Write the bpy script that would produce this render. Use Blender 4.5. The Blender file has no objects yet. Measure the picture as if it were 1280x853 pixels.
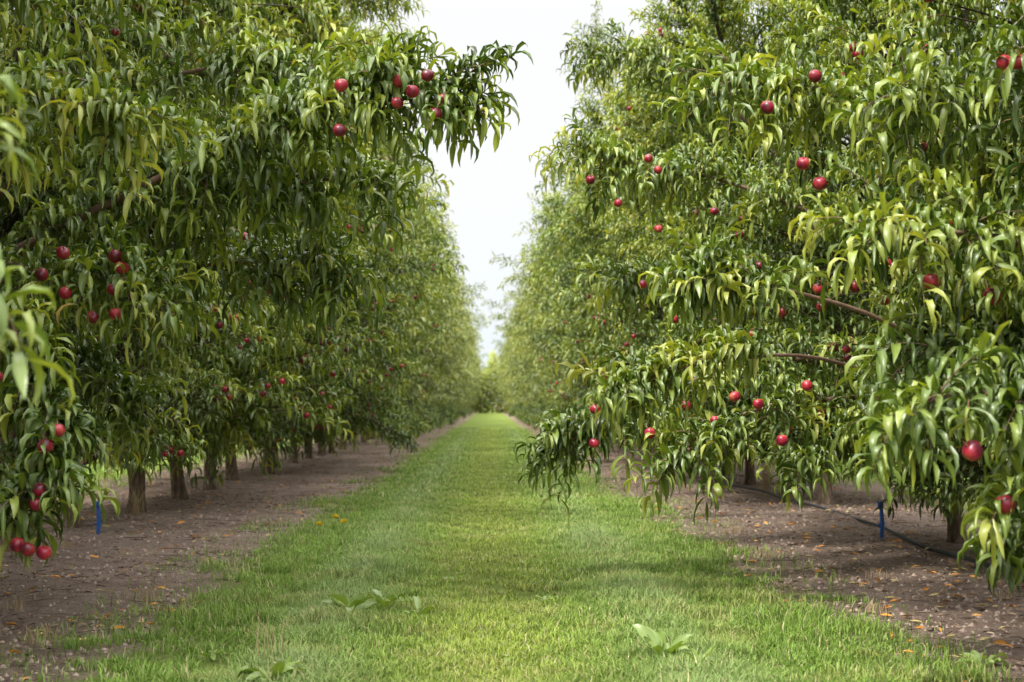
import bpy, math
import numpy as np

SC = bpy.context.scene
COL = SC.collection
UP = np.array([0.0, 0.0, 1.0])

def norm(v):
    return v / np.maximum(np.linalg.norm(v, axis=-1, keepdims=True), 1e-9)

class Acc:
    def __init__(self):
        self.V = []; self.F = []; self.T = []; self.n = 0
    def add(self, V, F, mat, T):
        V = np.asarray(V, dtype=np.float32).reshape(-1, 3)
        F = np.asarray(F, dtype=np.int32) + self.n
        T = np.asarray(T, dtype=np.float32)
        if T.ndim == 1:
            T = np.tile(T, (len(V), 1))
        self.V.append(V); self.F.append((F, mat)); self.T.append(T); self.n += len(V)
    def mesh(self, name, mats, smooth=True):
        me = bpy.data.meshes.new(name)
        V = np.concatenate(self.V); T = np.concatenate(self.T)
        loops = np.concatenate([f.ravel() for f, m in self.F])
        sizes = np.concatenate([np.full(len(f), f.shape[1], dtype=np.int32) for f, m in self.F])
        mi = np.concatenate([np.full(len(f), m, dtype=np.int32) for f, m in self.F])
        starts = np.concatenate([[0], np.cumsum(sizes)[:-1]]).astype(np.int32)
        me.vertices.add(len(V)); me.vertices.foreach_set("co", V.ravel())
        me.loops.add(len(loops)); me.loops.foreach_set("vertex_index", loops)
        me.polygons.add(len(sizes)); me.polygons.foreach_set("loop_start", starts)
        for m in mats:
            me.materials.append(m)
        me.polygons.foreach_set("material_index", mi)
        me.polygons.foreach_set("use_smooth", np.full(len(sizes), smooth))
        me.update(calc_edges=True)
        a = me.attributes.new("tint", 'FLOAT_COLOR', 'POINT')
        C = np.ones((len(V), 4), dtype=np.float32); C[:, :3] = T
        a.data.foreach_set("color", C.ravel())
        return me

def put(name, me, loc=(0, 0, 0), rot=0.0, scale=(1, 1, 1), parent=None):
    o = bpy.data.objects.new(name, me)
    o.location = loc; o.rotation_euler = (0, 0, rot); o.scale = scale
    if parent is not None:
        o.parent = parent
    COL.objects.link(o)
    return o

# ------------------------------------------------------------------ materials
def new_mat(name):
    m = bpy.data.materials.new(name); m.use_nodes = True
    nt = m.node_tree; nt.nodes.clear()
    out = nt.nodes.new('ShaderNodeOutputMaterial')
    return m, nt, out

def N(nt, t, **kw):
    n = nt.nodes.new(t)
    for k, v in kw.items():
        setattr(n, k, v)
    return n

def ramp(nt, stops, interp='LINEAR'):
    r = nt.nodes.new('ShaderNodeValToRGB'); r.color_ramp.interpolation = interp
    e = r.color_ramp.elements
    while len(e) < len(stops):
        e.new(0.5)
    for i, (p, c) in enumerate(stops):
        e[i].position = p; e[i].color = (*c, 1)
    return r

def mixc(nt, a, b, f, mode='MIX'):
    m = nt.nodes.new('ShaderNodeMix'); m.data_type = 'RGBA'; m.blend_type = mode
    for s, v in ((m.inputs[0], f), (m.inputs[6], a), (m.inputs[7], b)):
        if hasattr(v, 'is_linked') or hasattr(v, 'node'):
            nt.links.new(v, s)
        elif isinstance(v, tuple):
            s.default_value = (*v, 1)
        else:
            s.default_value = v
    return m.outputs[2]

def math_n(nt, op, a, b=None, c=None):
    m = nt.nodes.new('ShaderNodeMath'); m.operation = op
    for i, v in enumerate((a, b, c)):
        if v is None: continue
        if hasattr(v, 'node'): nt.links.new(v, m.inputs[i])
        else: m.inputs[i].default_value = v
    return m.outputs[0]

def leaf_material(name, stops, trans=0.19, rough=0.36, bright=1.0, rib=0.35, under=(0.21, 0.27, 0.10)):
    m, nt, out = new_mat(name)
    at = N(nt, 'ShaderNodeAttribute', attribute_name='tint')
    sep = N(nt, 'ShaderNodeSeparateColor'); nt.links.new(at.outputs['Color'], sep.inputs[0])
    oi = N(nt, 'ShaderNodeObjectInfo')
    v = math_n(nt, 'MULTIPLY_ADD', oi.outputs['Random'], 0.20, -0.10)
    v = math_n(nt, 'ADD', v, sep.outputs[0])
    r = ramp(nt, stops); nt.links.new(v, r.inputs[0])
    ribf = math_n(nt, 'POWER', sep.outputs[1], 6.0)
    ribf = math_n(nt, 'MULTIPLY', ribf, rib)
    c = mixc(nt, r.outputs[0], (0.34, 0.37, 0.14), ribf)
    geo = N(nt, 'ShaderNodeNewGeometry')
    bf = math_n(nt, 'MULTIPLY', geo.outputs['Backfacing'], 0.30)
    c = mixc(nt, c, under, bf)
    hs = N(nt, 'ShaderNodeHueSaturation'); hs.inputs['Value'].default_value = bright
    hs.inputs['Saturation'].default_value = 1.05
    nt.links.new(c, hs.inputs['Color'])
    p = N(nt, 'ShaderNodeBsdfPrincipled'); nt.links.new(hs.outputs[0], p.inputs['Base Color'])
    p.inputs['Roughness'].default_value = rough
    p.inputs['Specular IOR Level'].default_value = 0.6
    tr = N(nt, 'ShaderNodeBsdfTranslucent')
    tc = mixc(nt, hs.outputs[0], (1.9, 1.85, 0.5), 1.0, 'MULTIPLY')
    nt.links.new(tc, tr.inputs['Color'])
    mx = N(nt, 'ShaderNodeMixShader'); mx.inputs[0].default_value = trans
    nt.links.new(p.outputs[0], mx.inputs[1]); nt.links.new(tr.outputs[0], mx.inputs[2])
    nt.links.new(mx.outputs[0], out.inputs[0])
    return m

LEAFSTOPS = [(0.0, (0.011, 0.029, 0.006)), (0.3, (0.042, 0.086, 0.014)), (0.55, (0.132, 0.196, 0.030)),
             (0.8, (0.30, 0.35, 0.060)), (0.95, (0.44, 0.43, 0.10)), (1.0, (0.46, 0.28, 0.07))]  # leaf tones; dark stops also paint crown shade, bright stops sheen highlights
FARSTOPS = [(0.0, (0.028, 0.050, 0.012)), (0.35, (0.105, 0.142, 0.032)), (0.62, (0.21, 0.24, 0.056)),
            (0.85, (0.32, 0.335, 0.09)), (1.0, (0.40, 0.37, 0.13))]  # paler and more olive than near leaves: slight distance haze in the colour
M_LEAF = leaf_material("nectarine_leaf", LEAFSTOPS)
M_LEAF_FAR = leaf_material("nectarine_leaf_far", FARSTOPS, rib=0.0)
M_BELT = leaf_material("distant_leaf_hazed", [(0, (0.20, 0.25, 0.10)), (.5, (0.33, 0.38, 0.16)), (1, (0.46, 0.46, 0.23))], rib=0.0, trans=.3)  # pale yellow-green has distance haze mixed into the leaf colour
M_WEED = leaf_material("weed_leaf", [(0, (0.14, 0.24, 0.05)), (1, (0.26, 0.36, 0.11))], rib=0.5)

def attr_mat(name, rough=0.8, trans=0.0):
    m, nt, out = new_mat(name)
    at = N(nt, 'ShaderNodeAttribute', attribute_name='tint')
    p = N(nt, 'ShaderNodeBsdfPrincipled'); nt.links.new(at.outputs['Color'], p.inputs['Base Color'])
    p.inputs['Roughness'].default_value = rough
    p.inputs['Specular IOR Level'].default_value = 0.3
    if trans:
        tr = N(nt, 'ShaderNodeBsdfTranslucent'); nt.links.new(at.outputs['Color'], tr.inputs['Color'])
        mx = N(nt, 'ShaderNodeMixShader'); mx.inputs[0].default_value = trans
        nt.links.new(p.outputs[0], mx.inputs[1]); nt.links.new(tr.outputs[0], mx.inputs[2])
        nt.links.new(mx.outputs[0], out.inputs[0])
    else:
        nt.links.new(p.outputs[0], out.inputs[0])
    return m
M_GRASS = attr_mat("grass_blade", 0.5, 0.35)
M_LITTER = attr_mat("dry_litter", 0.85)

def bark():
    m, nt, out = new_mat("bark")
    tc = N(nt, 'ShaderNodeTexCoord'); mp = N(nt, 'ShaderNodeMapping'); mp.inputs['Scale'].default_value = (14, 14, 4)
    nt.links.new(tc.outputs['Object'], mp.inputs[0])
    n = N(nt, 'ShaderNodeTexNoise'); n.inputs['Scale'].default_value = 3; n.inputs['Detail'].default_value = 6
    nt.links.new(mp.outputs[0], n.inputs[0])
    r = ramp(nt, [(0.3, (0.06, 0.038, 0.026)), (0.55, (0.16, 0.105, 0.072)), (0.75, (0.30, 0.22, 0.155))])
    nt.links.new(n.outputs[0], r.inputs[0])
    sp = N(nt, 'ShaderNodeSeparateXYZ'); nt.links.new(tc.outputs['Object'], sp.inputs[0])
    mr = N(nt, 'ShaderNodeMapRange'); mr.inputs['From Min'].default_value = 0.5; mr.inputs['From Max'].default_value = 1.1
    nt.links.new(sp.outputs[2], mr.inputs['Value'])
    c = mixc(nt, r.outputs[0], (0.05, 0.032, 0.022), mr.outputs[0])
    p = N(nt, 'ShaderNodeBsdfPrincipled'); p.inputs['Roughness'].default_value = 0.85
    nt.links.new(c, p.inputs['Base Color'])
    b = N(nt, 'ShaderNodeBump'); b.inputs['Strength'].default_value = 0.6; b.inputs['Distance'].default_value = 0.02
    nt.links.new(n.outputs[0], b.inputs['Height']); nt.links.new(b.outputs[0], p.inputs['Normal'])
    nt.links.new(p.outputs[0], out.inputs[0])
    return m
M_BARK = bark()

def plain(name, c, rough=0.6):
    m, nt, out = new_mat(name)
    n = N(nt, 'ShaderNodeTexNoise'); n.inputs['Scale'].default_value = 30
    tc = N(nt, 'ShaderNodeTexCoord'); nt.links.new(tc.outputs['Object'], n.inputs[0])
    r = ramp(nt, [(0.3, tuple(x * 0.75 for x in c)), (0.7, tuple(min(1, x * 1.2) for x in c))])
    nt.links.new(n.outputs[0], r.inputs[0])
    p = N(nt, 'ShaderNodeBsdfPrincipled'); p.inputs['Roughness'].default_value = rough
    nt.links.new(r.outputs[0], p.inputs['Base Color']); nt.links.new(p.outputs[0], out.inputs[0])
    return m
M_TWIG = plain("young_twig", (0.24, 0.14, 0.065))
M_BOUGH = plain("bough_bark", (0.20, 0.12, 0.085), 0.8)
M_HOSE = plain("black_hose_plastic", (0.03, 0.036, 0.05), 0.45)
M_BLUE = plain("blue_plastic", (0.025, 0.11, 0.42), 0.5)
M_YELLOW = plain("dandelion_yellow", (0.8, 0.6, 0.03), 0.7)

def fruit_mat():
    m, nt, out = new_mat("nectarine_skin")
    tc = N(nt, 'ShaderNodeTexCoord'); oi = N(nt, 'ShaderNodeObjectInfo')
    n = N(nt, 'ShaderNodeTexNoise'); n.noise_dimensions = '4D'; n.inputs['Scale'].default_value = 20; n.inputs['Detail'].default_value = 5
    nt.links.new(tc.outputs['Object'], n.inputs['Vector'])
    w = math_n(nt, 'MULTIPLY', oi.outputs['Random'], 40.0); nt.links.new(w, n.inputs['W'])
    r = ramp(nt, [(0.33, (0.055, 0.004, 0.014)), (0.5, (0.25, 0.010, 0.030)), (0.62, (0.40, 0.035, 0.045)), (0.78, (0.52, 0.24, 0.08))])
    nt.links.new(n.outputs[0], r.inputs[0])
    hs = N(nt, 'ShaderNodeHueSaturation'); nt.links.new(r.outputs[0], hs.inputs['Color'])
    vv = math_n(nt, 'MULTIPLY_ADD', oi.outputs['Random'], 0.85, 0.6); nt.links.new(vv, hs.inputs['Value'])
    p = N(nt, 'ShaderNodeBsdfPrincipled'); p.inputs['Roughness'].default_value = 0.33
    p.inputs['Specular IOR Level'].default_value = 0.55
    nt.links.new(hs.outputs[0], p.inputs['Base Color']); nt.links.new(p.outputs[0], out.inputs[0])
    return m
M_FRUIT = fruit_mat()

def ground_mat():
    m, nt, out = new_mat("orchard_ground")
    geo = N(nt, 'ShaderNodeNewGeometry'); sep = N(nt, 'ShaderNodeSeparateXYZ')
    nt.links.new(geo.outputs['Position'], sep.inputs[0])
    pos = geo.outputs['Position']
    def noise(sc, det=5, rough=0.6):
        n = N(nt, 'ShaderNodeTexNoise'); n.inputs['Scale'].default_value = sc
        n.inputs['Detail'].default_value = det; n.inputs['Roughness'].default_value = rough
        nt.links.new(pos, n.inputs['Vector']); return n.outputs[0]
    n0, n1, n2, n3, n4 = noise(0.35, 2), noise(0.9), noise(6, 6, .7), noise(35, 6, .75), noise(140, 4, .7)
    d = math_n(nt, 'PINGPONG', sep.outputs[0], 3.3)
    e = math_n(nt, 'MULTIPLY_ADD', math_n(nt, 'SUBTRACT', n0, 0.5), 0.5, d)
    e = math_n(nt, 'MULTIPLY_ADD', math_n(nt, 'SUBTRACT', n1, 0.5), 0.6, e)
    e = math_n(nt, 'MULTIPLY_ADD', math_n(nt, 'SUBTRACT', n2, 0.5), 1.4, e)
    mr = N(nt, 'ShaderNodeMapRange'); mr.interpolation_type = 'SMOOTHSTEP'
    mr.inputs['From Min'].default_value = 1.22; mr.inputs['From Max'].default_value = 1.62
    nt.links.new(e, mr.inputs['Value'])
    soil = ramp(nt, [(0.29, (0.095, 0.060, 0.046)), (0.43, (0.295, 0.205, 0.170)), (0.54, (0.48, 0.365, 0.305)), (0.70, (0.66, 0.54, 0.47))])
    sm = math_n(nt, 'ADD', math_n(nt, 'MULTIPLY', n3, 0.42), math_n(nt, 'MULTIPLY', n2, 0.36))
    sm = math_n(nt, 'ADD', sm, math_n(nt, 'MULTIPLY', n1, 0.22))
    nt.links.new(sm, soil.inputs[0])
    fine = ramp(nt, [(0.35, (0.42, 0.39, 0.37)), (0.58, (1.1, 1.1, 1.1))]); nt.links.new(n4, fine.inputs[0])
    soilc = mixc(nt, soil.outputs[0], fine.outputs[0], 0.9, 'MULTIPLY')
    th = N(nt, 'ShaderNodeMapRange'); th.inputs['From Min'].default_value = 0.5; th.inputs['From Max'].default_value = 0.62
    nt.links.new(n2, th.inputs['Value'])
    soilc = mixc(nt, soilc, (0.40, 0.31, 0.19), math_n(nt, 'MULTIPLY', th.outputs[0], 0.25))
    gr = ramp(nt, [(0.3, (0.14, 0.20, 0.045)), (0.5, (0.25, 0.34, 0.07)), (0.62, (0.36, 0.40, 0.12)), (0.72, (0.48, 0.42, 0.23))])
    gm = math_n(nt, 'ADD', math_n(nt, 'MULTIPLY', n3, 0.5), math_n(nt, 'MULTIPLY', n2, 0.5))
    nt.links.new(gm, gr.inputs[0])
    col = mixc(nt, gr.outputs[0], soilc, mr.outputs[0])
    p = N(nt, 'ShaderNodeBsdfPrincipled'); p.inputs['Roughness'].default_value = 0.95
    p.inputs['Specular IOR Level'].default_value = 0.15
    nt.links.new(col, p.inputs['Base Color'])
    b = N(nt, 'ShaderNodeBump'); b.inputs['Strength'].default_value = 1.0; b.inputs['Distance'].default_value = 0.05
    bh = math_n(nt, 'ADD', n3, math_n(nt, 'MULTIPLY', n4, 0.4))
    bh = math_n(nt, 'ADD', bh, n2)
    nt.links.new(bh, b.inputs['Height']); nt.links.new(b.outputs[0], p.inputs['Normal'])
    nt.links.new(p.outputs[0], out.inputs[0])
    return m

# ------------------------------------------------------------------ world, light, camera
w = bpy.data.worlds.new("World"); SC.world = w; w.use_nodes = True
nt = w.node_tree; nt.nodes.clear()
out = nt.nodes.new('ShaderNodeOutputWorld')
SUN_EL, SUN_AZ = math.radians(55), math.radians(218)
sky = N(nt, 'ShaderNodeTexSky'); sky.sky_type = 'NISHITA'; sky.sun_disc = False
sky.sun_elevation = SUN_EL; sky.sun_rotation = SUN_AZ
b1 = N(nt, 'ShaderNodeBackground'); b1.inputs[1].default_value = 0.12; nt.links.new(sky.outputs[0], b1.inputs[0])
tc = N(nt, 'ShaderNodeTexCoord'); sp = N(nt, 'ShaderNodeSeparateXYZ'); nt.links.new(tc.outputs['Generated'], sp.inputs[0])
nz = N(nt, 'ShaderNodeTexNoise'); nz.inputs['Scale'].default_value = 5; nt.links.new(tc.outputs['Generated'], nz.inputs[0])
zz = math_n(nt, 'MULTIPLY_ADD', math_n(nt, 'SUBTRACT', nz.outputs[0], 0.5), 0.12, sp.outputs[2])
cr = ramp(nt, [(0.0, (0.84, 0.93, 1.0)), (0.08, (0.91, 0.96, 1.0)), (0.16, (0.98, 0.99, 1.0)), (1.0, (1.0, 0.985, 0.96))])
nt.links.new(zz, cr.inputs[0])
b2 = N(nt, 'ShaderNodeBackground'); nt.links.new(cr.outputs[0], b2.inputs[0])
st = N(nt, 'ShaderNodeMapRange'); st.inputs['From Min'].default_value = 0.27; st.inputs['From Max'].default_value = 0.65
st.inputs['To Min'].default_value = 1.04; st.inputs['To Max'].default_value = 4.1
nt.links.new(sp.outputs[2], st.inputs['Value']); nt.links.new(st.outputs[0], b2.inputs[1])
ms = N(nt, 'ShaderNodeMixShader'); ms.inputs[0].default_value = 0.95
nt.links.new(b1.outputs[0], ms.inputs[1]); nt.links.new(b2.outputs[0], ms.inputs[2]); nt.links.new(ms.outputs[0], out.inputs[0])

sl = bpy.data.lights.new("sun", 'SUN'); sl.energy = 4.8; sl.angle = math.radians(11); sl.color = (1.0, 0.95, 0.84)
so = bpy.data.objects.new("sun", sl); COL.objects.link(so)
sd = np.array([math.sin(SUN_AZ) * math.cos(SUN_EL), math.cos(SUN_AZ) * math.cos(SUN_EL), math.sin(SUN_EL)])
from mathutils import Vector
so.rotation_euler = Vector(-sd).to_track_quat('-Z', 'Y').to_euler()

cam = bpy.data.cameras.new("camera"); co = bpy.data.objects.new("camera", cam); COL.objects.link(co)
cam.lens = 50; cam.sensor_width = 36; cam.clip_end = 3000; cam.clip_start = 0.05
co.location = (0, 0, 1.0); co.rotation_euler = (math.radians(90 + 2.53), 0, math.radians(-0.9))
cam.dof.use_dof = True; cam.dof.focus_distance = 7.0; cam.dof.aperture_fstop = 3.8
SC.camera = co
SC.view_settings.view_transform = 'Standard'; SC.view_settings.look = 'None'; SC.view_settings.exposure = 0

# ------------------------------------------------------------------ geometry helpers
def tube(acc, path, rad, sides=6, mat=0, tint=(.5, 0, 0)):
    P = np.asarray(path, float); K = len(P)
    T = norm(np.gradient(P, axis=0))
    ref = np.tile([0.31, 0.87, 0.37], (K, 1)) if abs(T[0, 2]) > 0.7 else np.tile([0.0, 0.0, 1.0], (K, 1))
    A = norm(np.cross(T, ref)); B = np.cross(T, A)
    ph = np.arange(sides) * 2 * np.pi / sides
    rad = np.broadcast_to(np.asarray(rad, float), (K,))
    V = P[:, None] + rad[:, None, None] * (np.cos(ph)[None, :, None] * A[:, None] + np.sin(ph)[None, :, None] * B[:, None])
    F = []
    for k in range(K - 1):
        for s in range(sides):
            s2 = (s + 1) % sides
            F.append((k * sides + s, k * sides + s2, (k + 1) * sides + s2, (k + 1) * sides + s))
    acc.add(V, F, mat, tint)

def smooth_path(ctrl, n=12):
    C = np.asarray(ctrl, float); t = np.linspace(0, 1, len(C)); u = np.linspace(0, 1, n)
    P = np.stack([np.interp(u, t, C[:, i]) for i in range(3)], 1)
    for _ in range(3):
        P[1:-1] = (P[:-2] + 2 * P[1:-1] + P[2:]) / 4
    return P

def leaves(acc, P, D0, L, W, R, rs, seg=4, droop=1.25, mat=0, fold=0.5):
    n = len(P); rows = seg + 1
    D0 = norm(D0); side = np.cross(D0, UP)
    bad = np.linalg.norm(side, axis=1) < 0.2
    side[bad] = np.cross(D0[bad], [1.0, 0.2, 0.0])
    side = norm(side); nor = np.cross(side, D0)
    roll = rs.normal(0, 0.5, n)[:, None]
    side = norm(side * np.cos(roll) + nor * np.sin(roll))
    ts = np.linspace(0, 1, rows)
    prof = np.interp(ts, [0, .12, .35, .6, .85, 1], [.10, .62, 1.0, .95, .48, .02])
    dr = (droop * rs.uniform(.45, 1.7, n))[:, None]
    sick = rs.normal(0, 0.34, n)[:, None]
    curl = (rs.random(n) < .85)[:, None] * rs.uniform(.5, 1.7, n)[:, None] * min(1, droop)
    hor = D0 * np.array([1, 1, 0.0])
    p = P.copy(); Vs = []
    fa = rs.uniform(.3, .9, n)[:, None] * fold / .45
    ph = rs.uniform(0, 6.28, n)[:, None]
    for i, t in enumerate(ts):
        tt = max(0.0, t - .12)
        d = norm(D0 * (1 - .25 * t * min(1, droop)) + np.array([0, 0, -1.0]) * dr * 1.9 * tt ** 1.2 + side * sick * t - hor * curl * 2.0 * t ** 2.5)
        nn = norm(np.cross(side, d)); sd_ = norm(np.cross(d, nn))
        hw = (W * 0.5 * prof[i])[:, None]
        wav = np.sin(ph + t * 9) * 0.2
        a = p + sd_ * hw * np.cos(fa) + nn * hw * (np.sin(fa) + wav)
        b = p - sd_ * hw * np.cos(fa) + nn * hw * (np.sin(fa) - wav)
        Vs += [a, p.copy(), b]
        p = p + d * (L / seg)[:, None]
    V = np.stack(Vs, 1)
    base = (np.arange(n) * rows * 3)[:, None]
    F = []
    for i in range(seg):
        o = i * 3
        F.append(base + np.array([[o, o + 1, o + 4, o + 3]]))
        F.append(base + np.array([[o + 1, o + 2, o + 5, o + 4]]))
    F = np.concatenate(F)
    T = np.zeros((n, rows * 3, 3), np.float32)
    T[:, :, 0] = R[:, None]; T[:, 1::3, 1] = 1
    acc.add(V.reshape(-1, 3), F, mat, T.reshape(-1, 3))

def shoots(acc, S, d, l, m, rs, leafL=0.13, seg=4, g=0.16, stem=True, bright=0.0, lwid=0.24):
    n = len(S); K = 7
    dd = norm(d); p = S.copy(); pts = [p]; dirs = [dd]
    for k in range(1, K):
        dd = norm(dd + np.array([0, 0, -1.0]) * np.reshape(g, (-1, 1)) + rs.normal(0, .06, (n, 3)))
        p = p + dd * l[:, None] / (K - 1); pts.append(p); dirs.append(dd)
    P = np.stack(pts, 1); T = np.stack(dirs, 1)
    if stem:
        A = norm(np.cross(T, np.array([.3, .5, .81]))); B = np.cross(T, A)
        r = np.linspace(.0042, .0014, K)[None, :, None]
        rings = np.stack([P + r * (math.cos(a) * A + math.sin(a) * B) for a in (0, 2.1, 4.2)], 2)
        base = (np.arange(n) * K * 3)[:, None]; F = []
        for k in range(K - 1):
            for s in range(3):
                s2 = (s + 1) % 3
                F.append(base + np.array([[k * 3 + s, k * 3 + s2, k * 3 + 3 + s2, k * 3 + 3 + s]]))
        acc.add(rings.reshape(-1, 3), np.concatenate(F), 1, (.5, 0, 0))
    t = np.linspace(.06, 1, m); x = t * (K - 1); i0 = np.minimum(x.astype(int), K - 2); f = (x - i0)[None, :, None]
    LP = P[:, i0] * (1 - f) + P[:, i0 + 1] * f
    LT = norm(T[:, i0] * (1 - f) + T[:, i0 + 1] * f)
    a = norm(np.cross(LT, UP + np.array([.02, .01, 0]))); b = np.cross(a, LT)
    phi = (np.arange(m) * 2.4)[None] + rs.uniform(0, 6.28, (n, 1)) + rs.normal(0, .3, (n, m))
    rad = np.cos(phi)[..., None] * a + np.sin(phi)[..., None] * b
    D0 = LT * (.35 + .55 * t[None, :, None]) + rad * .8 + UP * 0.45
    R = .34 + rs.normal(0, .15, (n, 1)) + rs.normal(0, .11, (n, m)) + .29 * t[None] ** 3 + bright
    R = np.where(rs.random((n, m)) < .0025, 1.0, np.clip(R, 0, .84))
    L = leafL * rs.uniform(.7, 1.2, (n, m))
    leaves(acc, LP.reshape(-1, 3), D0.reshape(-1, 3), L.ravel(), L.ravel() * lwid * rs.uniform(.8, 1.15, n * m), R.ravel(), rs, seg)
    return P

ENV_Z = [0.46, 0.70, 1.1, 1.8, 3.0, 4.3, 5.5, 6.3, 7.0]
ENV_W = [0.8, 1.3, 1.75, 2.0, 2.15, 2.2, 2.0, 1.5, .8]
ENV_Y = [0.8, 1.1, 1.2, 1.2, 1.15, .95, .6, .35, .2]

def gen_tree(seed, nsec, nsh, nleaf, leafL, seg, stem=True, leafmat=None, lwid=.24):
    rs = np.random.default_rng(seed)
    tr = Acc(); cr_ = Acc()
    lean = rs.normal(0, .05, 2)
    th = rs.uniform(.5, .65)
    tp = np.array([[0, 0, -.06], [0, 0, .02], [lean[0] * .2, lean[1] * .2, .10], [lean[0] * .5, lean[1] * .5, .32], [lean[0], lean[1], th], [lean[0] * 1.2, lean[1] * 1.2, th + .18]])
    tube(tr, tp, [.105, .086, .072, .066, .074, .05], 12)
    nl = 6; limbs = []
    az0 = rs.uniform(0, 6.28)
    for i in range(nl):
        az = az0 + i * 2 * np.pi / nl + rs.normal(0, .2)
        ztop = rs.uniform(4.4, 6.4)
        zs = np.linspace(th, ztop, 9)
        u = (zs - th) / (ztop - th)
        rr = np.interp(zs, ENV_Z, ENV_W) * .52 * u ** .75
        P = np.stack([lean[0] + np.cos(az) * rr, lean[1] + np.sin(az) * rr * .55, zs], 1) + np.cumsum(rs.normal(0, .03, (9, 3)), 0) * (u[:, None] > 0)
        P[0] = [lean[0], lean[1], th - .08]
        tube(tr, P, np.linspace(.045, .007, 9), 7)
        limbs.append((az, P))
    bul = [(rs.uniform(0, 6.28), rs.uniform(.8, 6), rs.uniform(-.36, .24)) for _ in range(12)]
    S = []; Dd = []; Ln = []; G = []; BR = []
    for k in range(nsec):
        z = .52 + 6.0 * rs.random() ** 1.0
        az = rs.uniform(0, 2 * np.pi)
        if rs.random() < .45:
            az = (0 if rs.random() < .5 else np.pi) + rs.normal(0, .45)
        u = rs.uniform(.45, 1.0) ** .6 * rs.uniform(.88, 1.06)
        for (ba, bz, bs) in bul:
            u *= 1 + bs * math.exp(-((z - bz) / .6) ** 2) * max(0, math.cos(az - ba)) ** 2 * 1.6
        wx = np.interp(z, ENV_Z, ENV_W)
        E = np.array([lean[0] + np.cos(az) * wx * u, np.sin(az) * np.interp(z, ENV_Z, ENV_Y) * u, z])
        i = int(np.argmin([abs(math.atan2(math.sin(az - a), math.cos(az - a))) for a, _ in limbs]))
        LPth = limbs[i][1]
        zs0 = max(th, z - rs.uniform(.3, .9))
        j = int(np.argmin(np.abs(LPth[:, 2] - zs0))); A = LPth[j]
        mid = (A + E) / 2 + np.array([0, 0, rs.uniform(.05, .3)])
        P = smooth_path([A, mid, E], 9)
        tube(tr, P, np.linspace(.016, .004, 9), 5)
        outw = norm(np.array([E[0] - lean[0], E[1], 0.0]))
        bb = rs.normal(0, .06)
        for q in range(nsh):
            s = rs.uniform(.15, 1.0) if q else 1.0
            p = np.array([np.interp(s * 8, range(9), P[:, c]) for c in range(3)])
            tang = norm(P[min(8, int(s * 8) + 1)] - P[max(0, int(s * 8) - 1)])
            hi = np.clip((z - 4.2) / 1.6, 0, 1)
            up = .35 + 1.5 * hi * rs.random() + rs.normal(0, .25)
            v = tang * .55 + outw * .55 + rs.normal(0, .5, 3) + np.array([0, 0, up])
            S.append(p); Dd.append(v); Ln.append(rs.uniform(.20, .50)); G.append(.17 - .11 * hi); BR.append(bb + np.clip((z - 1.7) * .04, -.09, .13) + (s - .7) * .34)  # BR paints light on crown top and outer ends, shade inside, into tint
    for az, P in limbs:
        for q in range(26):
            x = rs.uniform(1.6, 8); p = np.array([np.interp(x, range(9), P[:, c]) for c in range(3)])
            S.append(p); Dd.append(rs.normal(0, 1, 3) + np.array([0, 0, .5])); Ln.append(rs.uniform(.2, .45)); G.append(.14); BR.append(np.clip((p[2] - 3.0) * .05, -.12, .10))  # lower inner shoots tinted darker as painted crown shade, upper ones lighter
        for q in range(5):
            x = rs.uniform(6.2, 8); p = np.array([np.interp(x, range(9), P[:, c]) for c in range(3)])
            for rep in range(2):
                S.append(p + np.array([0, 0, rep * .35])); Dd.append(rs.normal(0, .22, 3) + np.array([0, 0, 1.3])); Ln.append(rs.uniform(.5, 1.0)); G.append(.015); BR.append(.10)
    S = np.array(S); Dd = np.array(Dd); Ln = np.array(Ln); G = np.array(G)
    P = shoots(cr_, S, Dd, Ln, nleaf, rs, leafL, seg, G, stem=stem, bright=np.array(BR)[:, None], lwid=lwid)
    fr = P[:, 2] + np.array([0, 0, -.045]); fr[:, :2] *= 1.03
    outer = np.where((np.abs(fr[:, 0]) > np.interp(fr[:, 2], ENV_Z, ENV_W) * .80) & (fr[:, 2] < 5.5))[0]
    fruits = fr[rs.permutation(outer)]
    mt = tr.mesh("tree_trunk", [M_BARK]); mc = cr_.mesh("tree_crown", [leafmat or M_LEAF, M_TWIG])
    return mt, mc, fruits

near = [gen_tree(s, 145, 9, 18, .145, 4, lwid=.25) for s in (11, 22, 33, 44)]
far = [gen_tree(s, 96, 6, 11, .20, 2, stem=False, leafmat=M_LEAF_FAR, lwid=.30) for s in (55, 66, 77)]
midt = [gen_tree(s, 108, 7, 14, .165, 3, stem=False, lwid=.28) for s in (88, 99)]

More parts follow.
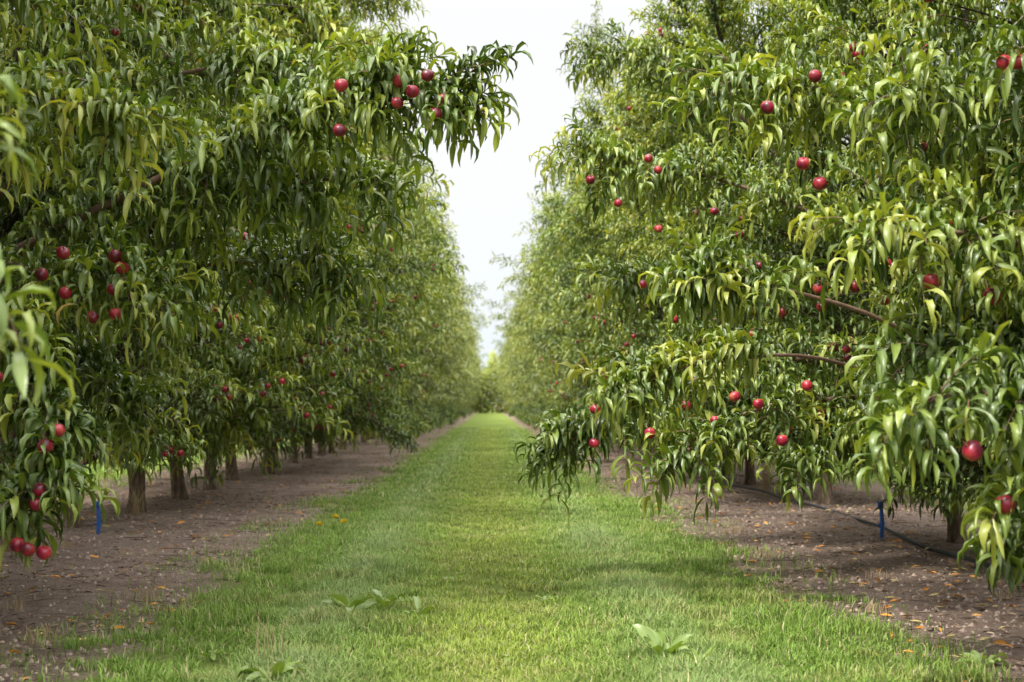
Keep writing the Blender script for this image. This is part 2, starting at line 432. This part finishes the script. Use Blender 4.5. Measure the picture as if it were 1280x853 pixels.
def fruit_mesh(sd):
    r0 = np.random.default_rng(sd); a = Acc(); nu, nv = 18, 12; V = []; F = []
    k1, k2 = r0.uniform(-.07, .07, 2); p1 = r0.uniform(0, 6)
    for j in range(nv + 1):
        th = math.pi * j / nv
        for i in range(nu):
            ph = 2 * math.pi * i / nu
            r = 1 - .11 * math.exp(-((ph if ph < math.pi else ph - 2 * math.pi) / .22) ** 2) * math.sin(th) + k1 * math.cos(2 * ph + p1) + k2 * math.cos(ph) * math.cos(th)
            z = math.cos(th) * .98
            z -= .22 * math.exp(-(th / .38) ** 2)
            z -= .04 * math.exp(-((math.pi - th) / .2) ** 2)
            V.append((r * math.sin(th) * math.cos(ph), r * math.sin(th) * math.sin(ph), z))
    for j in range(nv):
        for i in range(nu):
            i2 = (i + 1) % nu
            F.append((j * nu + i, (j + 1) * nu + i, (j + 1) * nu + i2, j * nu + i2))
    a.add(np.array(V) * .032, F, 0, (.5, 0, 0))
    tube(a, [(0, 0, .022), (0.001, 0, .034), (.003, .001, .046)], [.003, .0022, .0025], 5, mat=1)
    return a.mesh("nectarine", [M_FRUIT, M_TWIG])
FRUITS = [fruit_mesh(s) for s in (1, 2, 3)]
frs = np.random.default_rng(5)
def add_fruit(tree, world, s=1.0):
    l = np.array(world) - np.array(tree.location)
    o = put("nectarine", FRUITS[frs.integers(3)], tuple(l), frs.uniform(0, 6.28), (s, s, s * frs.uniform(.93, 1.08)), tree)
    o.rotation_euler[0] = frs.normal(0, .4)
    return o

# ------------------------------------------------------------------ orchard rows
trs = np.random.default_rng(3)
rows = {-1: [], 1: []}
def plant(x, y, kind, sx, sy, sz, flip, nf, label, sides=0):
    e = bpy.data.objects.new("nectarine_tree", None); e.location = (x, y, 0); e.empty_display_size = .3
    COL.objects.link(e)
    e["label"] = label; e["category"] = "fruit tree"; e["group"] = "nectarine trees in orchard rows"
    rot = (math.pi if flip else 0) + trs.normal(0, .12)
    mt, mc, fr = kind
    put("trunk", mt, (0, 0, 0), rot, (sx, sy, sz), e)
    put("crown", mc, (0, 0, 0), rot, (sx, sy, sz), e)
    c, s = math.cos(rot), math.sin(rot); k = 0
    for f in fr:
        if k >= nf: break
        lx, ly = f[0] * sx, f[1] * sy
        wx, wy = c * lx - s * ly, s * lx + c * ly
        if sides and wx * -sides < 0: continue
        if f[2] * sz > 1 + .30 * y: continue
        if k % 3 and f[2] > 2.6: continue
        add_fruit(e, (x + wx, y + wy, f[2] * sz), frs.uniform(.70, 1.02)); k += 1
    return e

for side in (-1, 1):
    y0, dy = (2.6, 1.8) if side < 0 else (2.6, 1.9)
    k = 0; y = y0
    while y < 152:
        if side > 0 and 11.5 < y < 12.8:      # a missing tree in the row
            y += dy; k += 1; continue
        if y < 26: kind = near[(k * 3 + (side > 0) * 2) % 4]
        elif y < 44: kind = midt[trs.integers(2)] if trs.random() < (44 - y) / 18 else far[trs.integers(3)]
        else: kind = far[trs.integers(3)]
        big = trs.random()
        sx = (.82 + .36 * big) * (.78 if y < 7 else .88 if y < 11 else 1.0)
        sz = .78 + .34 * big + trs.uniform(-.05, .05)
        sy = trs.uniform(.8, 1.08)
        if side < 0 and 12 < y < 24: sz = trs.uniform(1.02, 1.14); sx = trs.uniform(1.02, 1.12)
        if side > 0 and 13 < y < 27: sz = trs.uniform(.82, .96); sx = trs.uniform(.82, .96)
        if side > 0 and 10 < y < 14.5: sy = 1.35
        nf = 38 if 7 < y < 20 else 24 if y < 36 else 0
        lab = ("nectarine tree with drooping green leaves and ripe red fruit" if nf
               else "leafy green nectarine tree in the orchard row along the lane")
        jit = .03 if y < 20 else .08
        e = plant(side * 3.3 + trs.normal(0, jit), y + (trs.normal(0, .06)), kind, sx, sy, sz, bool(trs.integers(2)), nf, lab, side)
        rows[side].append(e); k += 1; y += dy
for side in (-1, 1):
    y = 9.0
    while y < 50:
        kind = midt[trs.integers(2)] if y < 26 else far[trs.integers(3)]
        plant(side * 9.9, y, kind, trs.uniform(.9, 1.0), 1.05, trs.uniform(.85, .95), bool(trs.integers(2)), 0,
              "leafy green nectarine tree in the neighbouring orchard row")
        y += 2.3

def nearest(x, y):
    r = rows[-1 if x < 0 else 1]
    return min(r, key=lambda e: abs(e.location.y - y))

def branch_mesh(P, nsh, rs, slen, nleaf, leafL, thick, start, bright, spread, g, lwid, seg=5):
    a = Acc(); tube(a, P, np.linspace(thick * 1.7, .004, len(P)), 8, mat=1)
    K = len(P) - 1; S = []; D = []
    for q in range(nsh):
        s = start + (1 - start) * (q + rs.random()) / nsh if q else 1.0
        s = min(s, 1.0); x = s * K
        p = np.array([np.interp(x, range(K + 1), P[:, c]) for c in range(3)])
        t = norm(P[min(K, int(x) + 1)] - P[max(0, int(x) - 1)])
        S.append(p); D.append(t * .9 + rs.normal(0, spread, 3) + np.array([0, 0, .3]))
    l = rs.uniform(*slen, nsh)
    shoots(a, np.array(S), np.array(D), l, nleaf, rs, leafL, seg, g, bright=bright, lwid=lwid)
    return a.mesh("leafy_branch", [M_LEAF, M_BOUGH])

def branch(path, nsh, seed, slen=(.22, .40), nleaf=18, leafL=.145, thick=.014, start=.2, bright=.12, spread=.75, g=.17, lwid=.215):
    rs = np.random.default_rng(seed); P = smooth_path(path, 14)
    tree = nearest(path[0][0], path[0][1]); base = np.array(tree.location)
    anchor = np.array([tree.location.x + .3 * (-1 if path[0][0] > 0 else 1), tree.location.y, max(.7, path[0][2] - .5)])
    P = np.concatenate([smooth_path([anchor, P[0]], 4)[:-1], P])
    put("branch", branch_mesh(P - base, nsh, rs, slen, nleaf, leafL, thick, start, bright, spread, g, lwid), (0, 0, 0), parent=tree)
    return tree

brs = np.random.default_rng(77)
SK = []
for i in range(4):
    P = smooth_path([(.15, 0, .75), (.9, brs.normal(0, .2), 1.0 + brs.uniform(-.1, .1)), (1.55, brs.normal(0, .3), .85), (1.9 + brs.uniform(-.1, .15), brs.normal(0, .35), .55)], 12)
    SK.append(branch_mesh(P, 34, brs, (.18, .34), 16, .145, .014, .25, .0, .7, .2, .24, 4))
for side in (-1, 1):
    for e in rows[side]:
        y = e.location.y
        if y > 90: continue
        lo = 15.0 if side > 0 else 19
        if y < lo: continue
        for r in range(2 if side > 0 and y > 21 else 1):
            if y < 19.5 and side > 0: continue
            s = brs.uniform(.85, 1.08)
            put("branch", SK[brs.integers(4)], (0, 0, 0), (math.pi if side > 0 else 0) + brs.normal(0, .35), (s, s, brs.uniform(.9, 1.15)), e)

FR = []
t = branch([(-2.4, 7.3, 1.8), (-1.3, 6.7, 2.2), (-.65, 6.35, 2.40), (-.16, 6.2, 2.37)], 115, 1, (.2, .36), thick=.018)
for p in [(-.64, 6.08, 2.37), (-.645, 6.08, 2.175), (-.39, 6.10, 2.395), (-.27, 6.10, 2.42), (-.335, 6.10, 2.35), (-.20, 6.10, 2.315), (-.235, 6.06, 2.24), (-.40, 6.10, 2.30)]:
    FR.append((t, p))
branch([(-2.3, 7.6, 1.7), (-1.3, 7.0, 2.05), (-.55, 6.8, 2.1)], 66, 2, bright=.03)
branch([(-2.5, 7.9, 2.4), (-1.6, 7.2, 2.7), (-.85, 7.0, 2.7)], 66, 21)
branch([(-2.3, 7.9, 1.6), (-1.3, 7.3, 1.75), (-.75, 7.1, 1.65)], 50, 22, bright=.0)
t = branch([(-2.4, 6.9, 1.3), (-2.0, 6.6, 1.65), (-1.55, 6.4, 1.5)], 44, 3)
for p in [(-1.65, 6.27, 1.65), (-1.62, 6.27, 1.60), (-1.88, 6.27, 1.665), (-1.74, 6.25, 1.38), (-1.64, 6.25, 1.395), (-1.66, 6.28, 1.505), (-1.965, 6.25, 1.567), (-1.86, 6.25, 1.486)]:
    FR.append((t, p))
branch([(-2.5, 6.2, 2.0), (-2.0, 5.9, 2.3), (-1.5, 5.8, 2.2)], 44, 23, bright=.08)
branch([(-2.7, 8.2, 1.3), (-2.2, 7.9, 1.2), (-1.85, 7.7, .95)], 40, 29, (.18, .3), bright=-.02)
t = branch([(-2.3, 6.0, 1.5), (-1.85, 5.7, 1.3), (-1.72, 5.6, .95), (-1.74, 5.5, .62)], 46, 4, (.15, .28), g=.25, spread=.6, bright=-.03)
for p in [(-1.68, 5.42, .84), (-1.71, 5.42, .62), (-1.78, 5.42, .47), (-1.73, 5.39, .455), (-1.68, 5.42, .44), (-1.645, 5.45, .90), (-1.70, 5.42, .675)]:
    FR.append((t, p))
branch([(-1.8, 3.1, 1.4), (-1.25, 2.9, 1.36), (-1.0, 2.8, 1.27)], 11, 5, (.12, .22), nleaf=14, leafL=.135)
branch([(-1.8, 3.2, 1.6), (-1.3, 2.9, 1.68), (-1.04, 2.8, 1.66)], 7, 6, (.10, .18), nleaf=12, leafL=.135)
# opposite row
t = branch([(2.7, 9.4, 1.25), (1.6, 8.6, 1.3), (.9, 8.15, 1.02), (.42, 8.0, .78)], 70, 7, (.2, .38), thick=.018, bright=.08)
for p in [(.576, 7.85, .784), (.585, 7.88, .97), (.88, 7.82, .84), (1.24, 7.82, .91), (1.35, 7.82, 1.04), (1.48, 7.82, 1.0), (1.61, 7.82, .80), (.70, 7.82, .92), (1.08, 7.82, .99), (1.12, 7.82, .78), (1.75, 7.82, 1.1)]:
    FR.append((t, p))
branch([(2.5, 8.7, 1.05), (1.5, 8.0, 1.0), (1.0, 7.7, .70)], 42, 8, (.18, .32), bright=.05)
branch([(2.6, 8.8, 1.1), (2.1, 8.3, .95), (1.76, 8.0, .66)], 34, 9, (.16, .26), bright=.0)
t = branch([(2.6, 4.8, 1.15), (2.0, 4.45, 1.05), (1.6, 4.35, 1.05), (1.28, 4.3, 1.0)], 34, 10, (.16, .28), g=.22, bright=.05, leafL=.135)
FR.append((t, (1.43, 4.20, .862))); FR.append((t, (1.55, 4.27, .70)))
branch([(2.5, 4.7, 1.0), (1.9, 4.4, .9), (1.60, 4.3, .72)], 26, 12, (.10, .18), g=.25, bright=.02, leafL=.13)
branch([(2.8, 5.2, .95), (2.1, 4.9, .85), (1.74, 4.8, .58)], 32, 37, (.12, .22), g=.25, bright=-.02, leafL=.135)
t = branch([(2.6, 5.5, 1.35), (1.9, 5.15, 1.62), (1.35, 5.0, 1.62)], 46, 13, leafL=.14)
for p in [(1.55, 4.95, 1.43), (1.77, 4.97, 1.38), (1.53, 4.95, .94)]:
    FR.append((t, p))
branch([(2.7, 5.6, 1.2), (2.1, 5.2, 1.25), (1.6, 5.1, 1.2)], 44, 26, bright=.03)
branch([(2.8, 7.2, 1.2), (2.2, 6.8, 1.15), (1.85, 6.6, .92)], 40, 38, bright=.0)
t = branch([(2.6, 7.1, 2.1), (1.7, 6.5, 2.45), (1.08, 6.3, 2.42)], 60, 14)
for p in [(1.18, 5.98, 2.26), (1.33, 5.98, 2.02), (1.39, 6.0, 2.4), (1.4, 5.98, 1.935)]:
    FR.append((t, p))
t = branch([(2.7, 9.6, 2.1), (1.5, 9.3, 2.5), (.62, 9.0, 2.58)], 68, 15)
for p in [(.99, 8.8, 2.53), (1.05, 8.8, 2.46), (.63, 8.83, 2.40), (1.05, 8.8, 2.09), (1.68, 8.8, 1.86), (1.27, 8.8, 1.65), (1.4, 8.8, 2.2), (.8, 8.8, 2.25), (1.55, 8.77, 2.05)]:
    FR.append((t, p))
t = branch([(2.7, 10.3, 1.5), (1.6, 9.8, 1.9), (.9, 9.5, 1.85)], 60, 16, bright=.05)
for p in [(1.0, 9.25, 1.78), (1.2, 9.2, 1.55), (1.45, 9.2, 1.7), (1.7, 9.2, 1.45)]:
    FR.append((t, p))
branch([(2.7, 6.2, 2.6), (2.0, 5.7, 2.3), (1.6, 5.5, 2.2)], 44, 17)
branch([(2.7, 11.6, 1.5), (1.9, 11.8, 1.6), (1.3, 11.9, 1.3)], 60, 35, bright=.0)
branch([(2.7, 12.6, 2.6), (1.8, 12.2, 3.0), (1.2, 12.0, 2.9)], 60, 36)
branch([(2.6, 13.5, 3.6), (1.6, 13.2, 4.3), (.95, 13.0, 4.25)], 60, 18, (.25, .5))
branch([(2.6, 24.0, 5.5), (1.95, 24.0, 6.5), (1.8, 24.0, 7.3)], 40, 34, (.3, .8), g=.02)
branch([(-2.6, 15.0, 4.6), (-1.7, 14.8, 5.2), (-1.0, 14.6, 5.25)], 60, 20, (.25, .5))
branch([(-2.5, 11.6, 3.0), (-1.6, 11.4, 3.4), (-1.0, 11.2, 3.3)], 60, 28, (.25, .45))
branch([(2.5, 7.0, 1.1), (1.8, 6.55, 1.42), (1.43, 6.4, 1.49), (1.145, 6.35, 1.57), (.95, 6.3, 1.60)], 26, 41, (.16, .26), start=.66, thick=.010, spread=.7)
branch([(2.5, 7.6, 1.0), (1.7, 7.1, 1.24), (1.37, 6.95, 1.25), (.885, 6.95, 1.175), (.65, 6.9, 1.08)], 30, 42, (.16, .28), start=.55, thick=.008, spread=.7)
for tr_, p in FR:
    add_fruit(tr_, p, frs.uniform(.84, 1.0))

# ------------------------------------------------------------------ ground
def gxy():
    xs = np.unique(np.round(np.concatenate([np.linspace(-900, -30, 12), np.linspace(-30, -6, 13), np.arange(-6, 6.01, .08), np.linspace(6, 30, 13), np.linspace(30, 900, 12)]), 3))
    ys = np.unique(np.round(np.concatenate([np.linspace(-60, 3, 8), np.arange(3, 16, .08), np.arange(16, 40, .4), np.linspace(40, 1500, 40)]), 3))
    return xs, ys
xs, ys = gxy()
X, Y = np.meshgrid(xs, ys)
def wav(X, Y):
    z = np.zeros_like(X)
    r = np.random.default_rng(4)
    for f, a in ((1.3, .012), (2.9, .008), (6.5, .006), (13, .004)):
        for _ in range(3):
            th = r.uniform(0, 6.28); z += a * .6 * np.sin(f * (X * np.cos(th) + Y * np.sin(th)) + r.uniform(0, 6.28))
    return z
def gz(x, y):
    f = np.clip((38 - y) / 10, 0, 1) * np.clip((y - 2) / 2, 0, 1) * np.clip((6 - np.abs(x)) / 1.5, 0, 1)
    return wav(x, y) * f
Z = gz(X, Y)
ny, nx = X.shape
idx = np.arange(nx * ny).reshape(ny, nx)
F = np.stack([idx[:-1, :-1], idx[:-1, 1:], idx[1:, 1:], idx[1:, :-1]], -1).reshape(-1, 4)
a = Acc(); a.add(np.stack([X, Y, Z], -1).reshape(-1, 3), F, 0, (.5, .5, .5))
g = put("ground", a.mesh("ground", [ground_mat()])); g["kind"] = "structure"
g["label"] = "bare pinkish brown soil strips with a mown grass lane"; g["category"] = "ground"

# ------------------------------------------------------------------ grass
def vnoise(x, y, sc, seed):
    r = np.random.default_rng(seed); T = r.random((64, 64))
    u, v = x * sc + 100, y * sc + 100
    i, j = np.floor(u).astype(int), np.floor(v).astype(int); fu, fv = u - i, v - j
    fu = fu * fu * (3 - 2 * fu); fv = fv * fv * (3 - 2 * fv)
    g_ = lambda a_, b_: T[a_ % 64, b_ % 64]
    return (g_(i, j) * (1 - fu) + g_(i + 1, j) * fu) * (1 - fv) + (g_(i, j + 1) * (1 - fu) + g_(i + 1, j + 1) * fu) * fv
def grass(n, ya, yb, h, wd, cx=0.0, half=1.42, seed=1, br=1.0):
    rs = np.random.default_rng(seed)
    y = ya * (yb / ya) ** rs.random(n)
    xe = rs.uniform(-1, 1, n) * (half + .6)
    edge = half + .3 * (vnoise(xe, y, .6, 4) - .5) + .4 * (vnoise(xe, y, 1.7, 5) - .5) + .6 * (vnoise(xe, y, 4.7, 6) - .5)
    prob = np.clip((edge + .22 - np.abs(xe)) / .5, 0.04, 1)
    clump = .40 * vnoise(xe, y, 1.6, 7) + .35 * vnoise(xe, y, 5, 8) + .45 * vnoise(xe, y, 16, 9)
    ax = np.abs(xe)
    trk = np.exp(-((ax - .76) / .25) ** 2) * (.3 + .7 * vnoise(xe, y, 1.5, 13))
    bare = np.exp(-(((xe + .37) / .2) ** 2 + ((y - 6.15) / .16) ** 2))
    dens = np.clip((clump - .32) / .38 + .4 * trk, .08, 1)
    keep = (rs.random(n) < prob * dens * (1 - .97 * bare)); x = xe[keep]; y = y[keep]; clump = clump[keep]; trk = trk[keep]; n = len(x)
    ax = np.abs(x); tall = .25 + .75 * clump + .9 * trk + .8 * (ax > 1.1) * rs.random(n) * vnoise(x, y, 3, 14)
    H = h * np.clip(tall, .3, 2.2) * rs.uniform(.5, 1.3, n)
    X = x + cx; z0 = gz(X, y) - .004
    az = rs.uniform(0, 6.28, n) + 3 * vnoise(x, y, 6, 15); lean = rs.uniform(.1, 1.3, n)
    dx, dy = np.cos(az), np.sin(az)
    W = wd * rs.uniform(.6, 1.3, n)
    sx, sy = -dy * W / 2, dx * W / 2
    b0 = np.stack([X - sx, y - sy, z0], 1); b1_ = np.stack([X + sx, y + sy, z0], 1)
    mx_ = X + dx * H * lean * .30; my = y + dy * H * lean * .30; mz = z0 + H * .6
    m0 = np.stack([mx_ - sx * .8, my - sy * .8, mz], 1); m1 = np.stack([mx_ + sx * .8, my + sy * .8, mz], 1)
    tp = np.stack([X + dx * H * lean, y + dy * H * lean, z0 + H * (1.0 - .22 * lean)], 1)
    V = np.stack([b0, b1_, m1, m0, tp], 1)
    base = (np.arange(n) * 5)[:, None]
    c1 = np.array([.225, .35, .06]); c2 = np.array([.33, .41, .075]); c3 = np.array([.31, .41, .155]); c4 = np.array([.58, .51, .28]); c5 = np.array([.12, .21, .04])
    trk = np.clip(trk * 1.1, 0, 1)[:, None]; cen = np.exp(-(ax / .42) ** 2)[:, None]
    C = c1 * (1 - trk) * (1 - cen) + c3 * trk + c2 * cen * (1 - trk)
    patch = vnoise(x, y, .8, 10)[:, None]; p2 = vnoise(x, y, 4, 11)[:, None]; p3 = vnoise(x, y, 9, 16)[:, None]
    C = C * (.68 + .34 * patch + .26 * p2 + .20 * p3)
    C = C * (1 - .35 * (p2 > .7)) + np.array([.45, .42, .16]) * .35 * (p2 > .7)
    r = rs.random(n)[:, None]
    C = np.where(r < .075, c4, np.where(r < .22, c5, C)) * rs.uniform(.75, 1.28, (n, 1)) * br
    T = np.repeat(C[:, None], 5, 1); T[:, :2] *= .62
    return V.reshape(-1, 3), base + np.array([[0, 1, 2, 3]]), base + np.array([[3, 2, 4]]), np.clip(T, 0, .9).reshape(-1, 3)
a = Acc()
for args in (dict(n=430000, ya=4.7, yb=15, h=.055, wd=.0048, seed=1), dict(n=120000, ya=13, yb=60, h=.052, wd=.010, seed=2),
             dict(n=34000, ya=9, yb=45, h=.13, wd=.014, cx=-6.6, half=2.1, seed=3, br=1.4), dict(n=34000, ya=9, yb=45, h=.13, wd=.014, cx=6.6, half=2.1, seed=4, br=1.4)):  # side lanes: blade colour raised to paint in the light behind the trunks
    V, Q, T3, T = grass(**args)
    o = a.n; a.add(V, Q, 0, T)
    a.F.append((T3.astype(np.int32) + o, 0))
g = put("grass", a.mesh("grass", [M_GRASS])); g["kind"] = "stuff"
g["label"] = "short mown green grass covering the lane between tree rows"; g["category"] = "grass"

# ------------------------------------------------------------------ litter on soil
rs = np.random.default_rng(12)
a = Acc(); n = 28000
y = 4.8 * (30 / 4.8) ** rs.random(n); sgn = rs.choice([-1, 1], n)
x = sgn * (1.4 + 3.2 * rs.random(n) ** .9)
kp = rs.random(n) < np.clip((vnoise(x, y, 1.8, 21) * .6 + vnoise(x, y, 5, 22) * .5 - .3) * 2.4, .08, 1)
x = x[kp]; y = y[kp]; n = len(x)
az = rs.uniform(0, 6.28, n); D0 = np.stack([np.cos(az), np.sin(az), rs.uniform(-.05, .3, n)], 1)
pal = np.array([[.34, .25, .17], [.22, .145, .105], [.42, .34, .25], [.09, .065, .05], [.70, .31, .06], [.52, .42, .18]])
ci = rs.choice(6, n, p=[.3, .29, .06, .26, .05, .04])
P = np.stack([x, y, gz(x, y) + .006], 1)
L = np.where(ci >= 4, rs.uniform(.04, .085, n), rs.uniform(.012, .055, n))
tmp = Acc(); leaves(tmp, P, D0, L, L * .26, np.full(n, .5), rs, seg=3, droop=.12)
T = np.repeat(pal[ci] * rs.uniform(.6, 1.2, (n, 1)), 12, 0)
a.add(tmp.V[0], tmp.F[0][0], 0, T)
for _ in range(600):
    yy = 4.8 * (18 / 4.8) ** rs.random(); xx = rs.choice([-1, 1]) * rs.uniform(1.6, 4.2); an = rs.uniform(0, 6.28); ll = rs.uniform(.05, .28)
    z = float(gz(np.array(xx), np.array(yy))) + .006
    p0 = np.array([xx, yy, z]); dv = np.array([math.cos(an), math.sin(an), 0]) * ll
    tube(a, [p0, p0 + dv * .5 + rs.normal(0, .012, 3) * [1, 1, .5], p0 + dv], [.003, .0026, .0015], 4, tint=tuple(pal[rs.integers(3)] * .6))
g = put("leaf_litter", a.mesh("leaf_litter", [M_LITTER])); g["kind"] = "stuff"
g["label"] = "dry fallen leaves and twigs scattered on bare soil"; g["category"] = "leaf litter"
a = Acc(); n = 20000
y = 4.8 * (22 / 4.8) ** rs.random(n); x = rs.choice([-1, 1], n) * rs.uniform(1.5, 4.4, n); r = .004 + .016 * rs.random(n) ** 3
oc = np.array([[1, 0, 0], [0, 1, 0], [-1, 0, 0], [0, -1, 0], [0, 0, 1]], float)
V = oc[None] * r[:, None, None] * rs.uniform(.6, 1.3, (n, 5, 3)); V[:, :, 2] *= .8
V += np.stack([x, y, gz(x, y)], 1)[:, None]
base = (np.arange(n) * 5)[:, None]
F = np.concatenate([base + np.array([[i, (i + 1) % 4, 4]]) for i in range(4)])
C = np.array([.37, .28, .235]) * rs.uniform(.4, 1.2, (n, 1))
a.add(V.reshape(-1, 3), F, 0, np.repeat(C, 5, 0))
g = put("soil_crumbs", a.mesh("soil_crumbs", [M_LITTER], smooth=False)); g["kind"] = "stuff"
g["label"] = "small brown soil clods and pebbles on bare strips"; g["category"] = "soil"

# ------------------------------------------------------------------ weeds
def weed(x, y, n, L, label, seed, tall=.5, wid=.42):
    rs = np.random.default_rng(seed); a = Acc()
    az = np.arange(n) * 2.4 + rs.normal(0, .2, n)
    D0 = np.stack([np.cos(az), np.sin(az), tall * rs.uniform(.4, 1.4, n)], 1)
    P = np.stack([.02 * np.cos(az), .02 * np.sin(az), np.full(n, .005) + tall * .06 * rs.random(n)], 1)
    l = L * rs.uniform(.6, 1.2, n)
    leaves(a, P, D0, l, l * wid, rs.uniform(.2, 1, n), rs, seg=6, droop=.45, fold=.3)
    for i in range(n):
        tube(a, [(0, 0, -.01), P[i]], [.004, .003], 4, mat=0, tint=(.8, 0, 0))
    o = put("weed", a.mesh("weed", [M_WEED]), (x, y, float(gz(np.array(x), np.array(y)))))
    o["label"] = label; o["category"] = "weed"; o["group"] = "weeds in the grass"
W1 = "broad leafed green weed growing in the mown grass"
weed(-.66, 6.75, 14, .14, W1, 1, 1.0, .34); weed(-.50, 6.85, 12, .12, W1, 2, .9, .34); weed(-.34, 6.7, 9, .09, W1, 3, .6, .34)
weed(.66, 5.45, 13, .12, W1, 4, 1.1, .36); weed(.76, 5.25, 9, .09, W1, 5, .9); weed(-.78, 5.18, 13, .12, W1, 6, .8)
weed(1.85, 5.35, 10, .09, "small green weed on bare soil", 7); weed(-.95, 6.9, 7, .07, W1, 8)
for i, (wx_, wy_) in enumerate([(1.4, 7.6), (.3, 7.3), (-.2, 8.2), (1.1, 6.2), (-1.3, 7.6), (.1, 5.6), (-1.1, 5.7), (.9, 8.6), (-.5, 9.4)]):
    weed(wx_, wy_, 8, .06, "small low weed rosette in the mown grass", 20 + i, .35)

def dandelion(x, y, h, seed):
    rs = np.random.default_rng(seed); a = Acc()
    tube(a, [(0, 0, -.01), (.005, 0, h * .5), (.0, .005, h)], [.0028, .0025, .003], 5, mat=1, tint=(.7, 0, 0))
    n = 46; az = np.arange(n) * 2.4; el = np.linspace(.1, 1.3, n)
    D0 = np.stack([np.cos(az) * np.cos(el), np.sin(az) * np.cos(el), np.sin(el)], 1)
    P = np.tile([0, .005, h], (n, 1)).astype(float)
    leaves(a, P, D0, np.full(n, .032), np.full(n, .011), np.full(n, .5), rs, seg=2, droop=.1)
    m = 7; az = np.arange(m) * 2.4
    leaves(a, np.tile([0, 0, .003], (m, 1)).astype(float), np.stack([np.cos(az), np.sin(az), np.full(m, .3)], 1), np.full(m, .08), np.full(m, .02), np.full(m, .4), rs, seg=4, mat=1, droop=.3)
    o = put("dandelion", a.mesh("dandelion", [M_YELLOW, M_WEED]), (x, y, float(gz(np.array(x), np.array(y)))))
    o["label"] = "yellow dandelion flower standing in the mown grass"; o["category"] = "flower"; o["group"] = "dandelions in the grass"
dandelion(-1.12, 10.4, .17, 1); dandelion(-1.04, 10.2, .15, 2); dandelion(-1.2, 10.1, .14, 3)

def tuft(x, y, n, h, seed, label="dry straw coloured grass tuft on bare soil"):
    rs = np.random.default_rng(seed); a = Acc()
    for i in range(n):
        an = rs.uniform(0, 6.28); l = rs.uniform(.1, .5); hh = h * rs.uniform(.5, 1.1); b = rs.normal(0, .03, 2)
        tube(a, [(b[0], b[1], -.01), (b[0] + math.cos(an) * l * hh * .3, b[1] + math.sin(an) * l * hh * .3, hh * .6), (b[0] + math.cos(an) * l * hh, b[1] + math.sin(an) * l * hh, hh)],
             [.0022, .0016, .0008], 3, tint=tuple(np.array([.50, .37, .22]) * rs.uniform(.6, 1.2)))
    o = put("dry_grass_tuft", a.mesh("dry_grass_tuft", [M_LITTER]), (x, y, 0))
    o["label"] = label; o["category"] = "dry grass"; o["group"] = "dry grass tufts"
tuft(-3.1, 12.6, 60, .28, 1, "tall dry grass tuft beside a tree trunk"); tuft(-.83, 5.55, 9, .2, 2, "few dry grass stalks standing in the mown grass")
tuft(3.2, 16.5, 60, .4, 3, "tall dry grass tuft beside a tree trunk")
for i, (tx, ty) in enumerate([(-2.9, 9.9), (-1.75, 7.4), (-1.9, 6.1), (-1.72, 8.8), (-2.3, 7.0), (-1.7, 11.5), (1.8, 6.7), (1.75, 9.2), (2.2, 8.1), (2.6, 7.2), (1.9, 11.0)]):
    tuft(tx, ty, 26, .07, 10 + i)

# ------------------------------------------------------------------ irrigation
def hose(x, ya, yb, seed, label):
    a = Acc(); yy = np.arange(ya, yb, .35)
    xx = x + .09 * np.sin(yy * .55 + seed) + .03 * np.sin(yy * 1.7); zz = .028 + .018 * np.sin(yy * 1.3) ** 2
    tube(a, np.stack([xx, yy, zz], 1), .0125, 8)
    o = put("irrigation_hose", a.mesh("irrigation_hose", [M_HOSE]))
    o["label"] = label; o["category"] = "hose"
hose(2.98, 4, 40, 1, "black irrigation hose lying on soil along tree trunks")
def stake(x, y, h, seed):
    e = bpy.data.objects.new("irrigation_stake", None); e.location = (x, y, 0); COL.objects.link(e)
    e["label"] = "blue plastic irrigation stake beside a tree trunk"; e["category"] = "irrigation stake"; e["group"] = "irrigation stakes"
    a = Acc(); tube(a, [(0, 0, -.05), (.012, 0, h * .5), (.004, 0, h)], [.012, .017, .014], 8)
    tube(a, [(-.02, 0, h * .45), (.0, 0, h * .45), (.024, 0, h * .45)], [.009, .01, .009], 6)
    put("stem", a.mesh("stake_stem", [M_BLUE]), parent=e)
    a = Acc(); tube(a, [(0, 0, h), (0, 0, h + .01), (0, 0, h + .03), (0, 0, h + .045), (0, 0, h + .05)], [.015, .024, .02, .024, .001], 10)
    put("sprinkler_head", a.mesh("stake_head", [M_BLUE]), parent=e)
stake(-2.95, 10.8, .22, 1); stake(2.9, 10.55, .23, 2); stake(3.12, 18.4, .34, 3)

# ------------------------------------------------------------------ distant tree belt
rs = np.random.default_rng(31); a = Acc(); n = 42000
x = rs.uniform(-12, 12, n); top = 5.2 + .5 * np.sin(x * 1.1) + .9 * np.sin(x * 2.3 + 1) + .5 * np.sin(x * 5.3)
P = np.stack([x, 153 + rs.normal(0, 1.5, n), top * rs.random(n) ** .9], 1)
az = rs.uniform(0, 6.28, n); D0 = np.stack([np.cos(az), np.sin(az), rs.uniform(-.2, .8, n)], 1)
L = rs.uniform(.25, .5, n)
leaves(a, P, D0, L, L * .5, np.clip(.5 + rs.normal(0, .25, n), 0, .95), rs, seg=2, droop=.8)
g = put("distant_tree_belt", a.mesh("distant_tree_belt", [M_BELT])); g["kind"] = "stuff"
g["label"] = "distant haze-tinted green belt of trees closing the lane"; g["category"] = "trees"
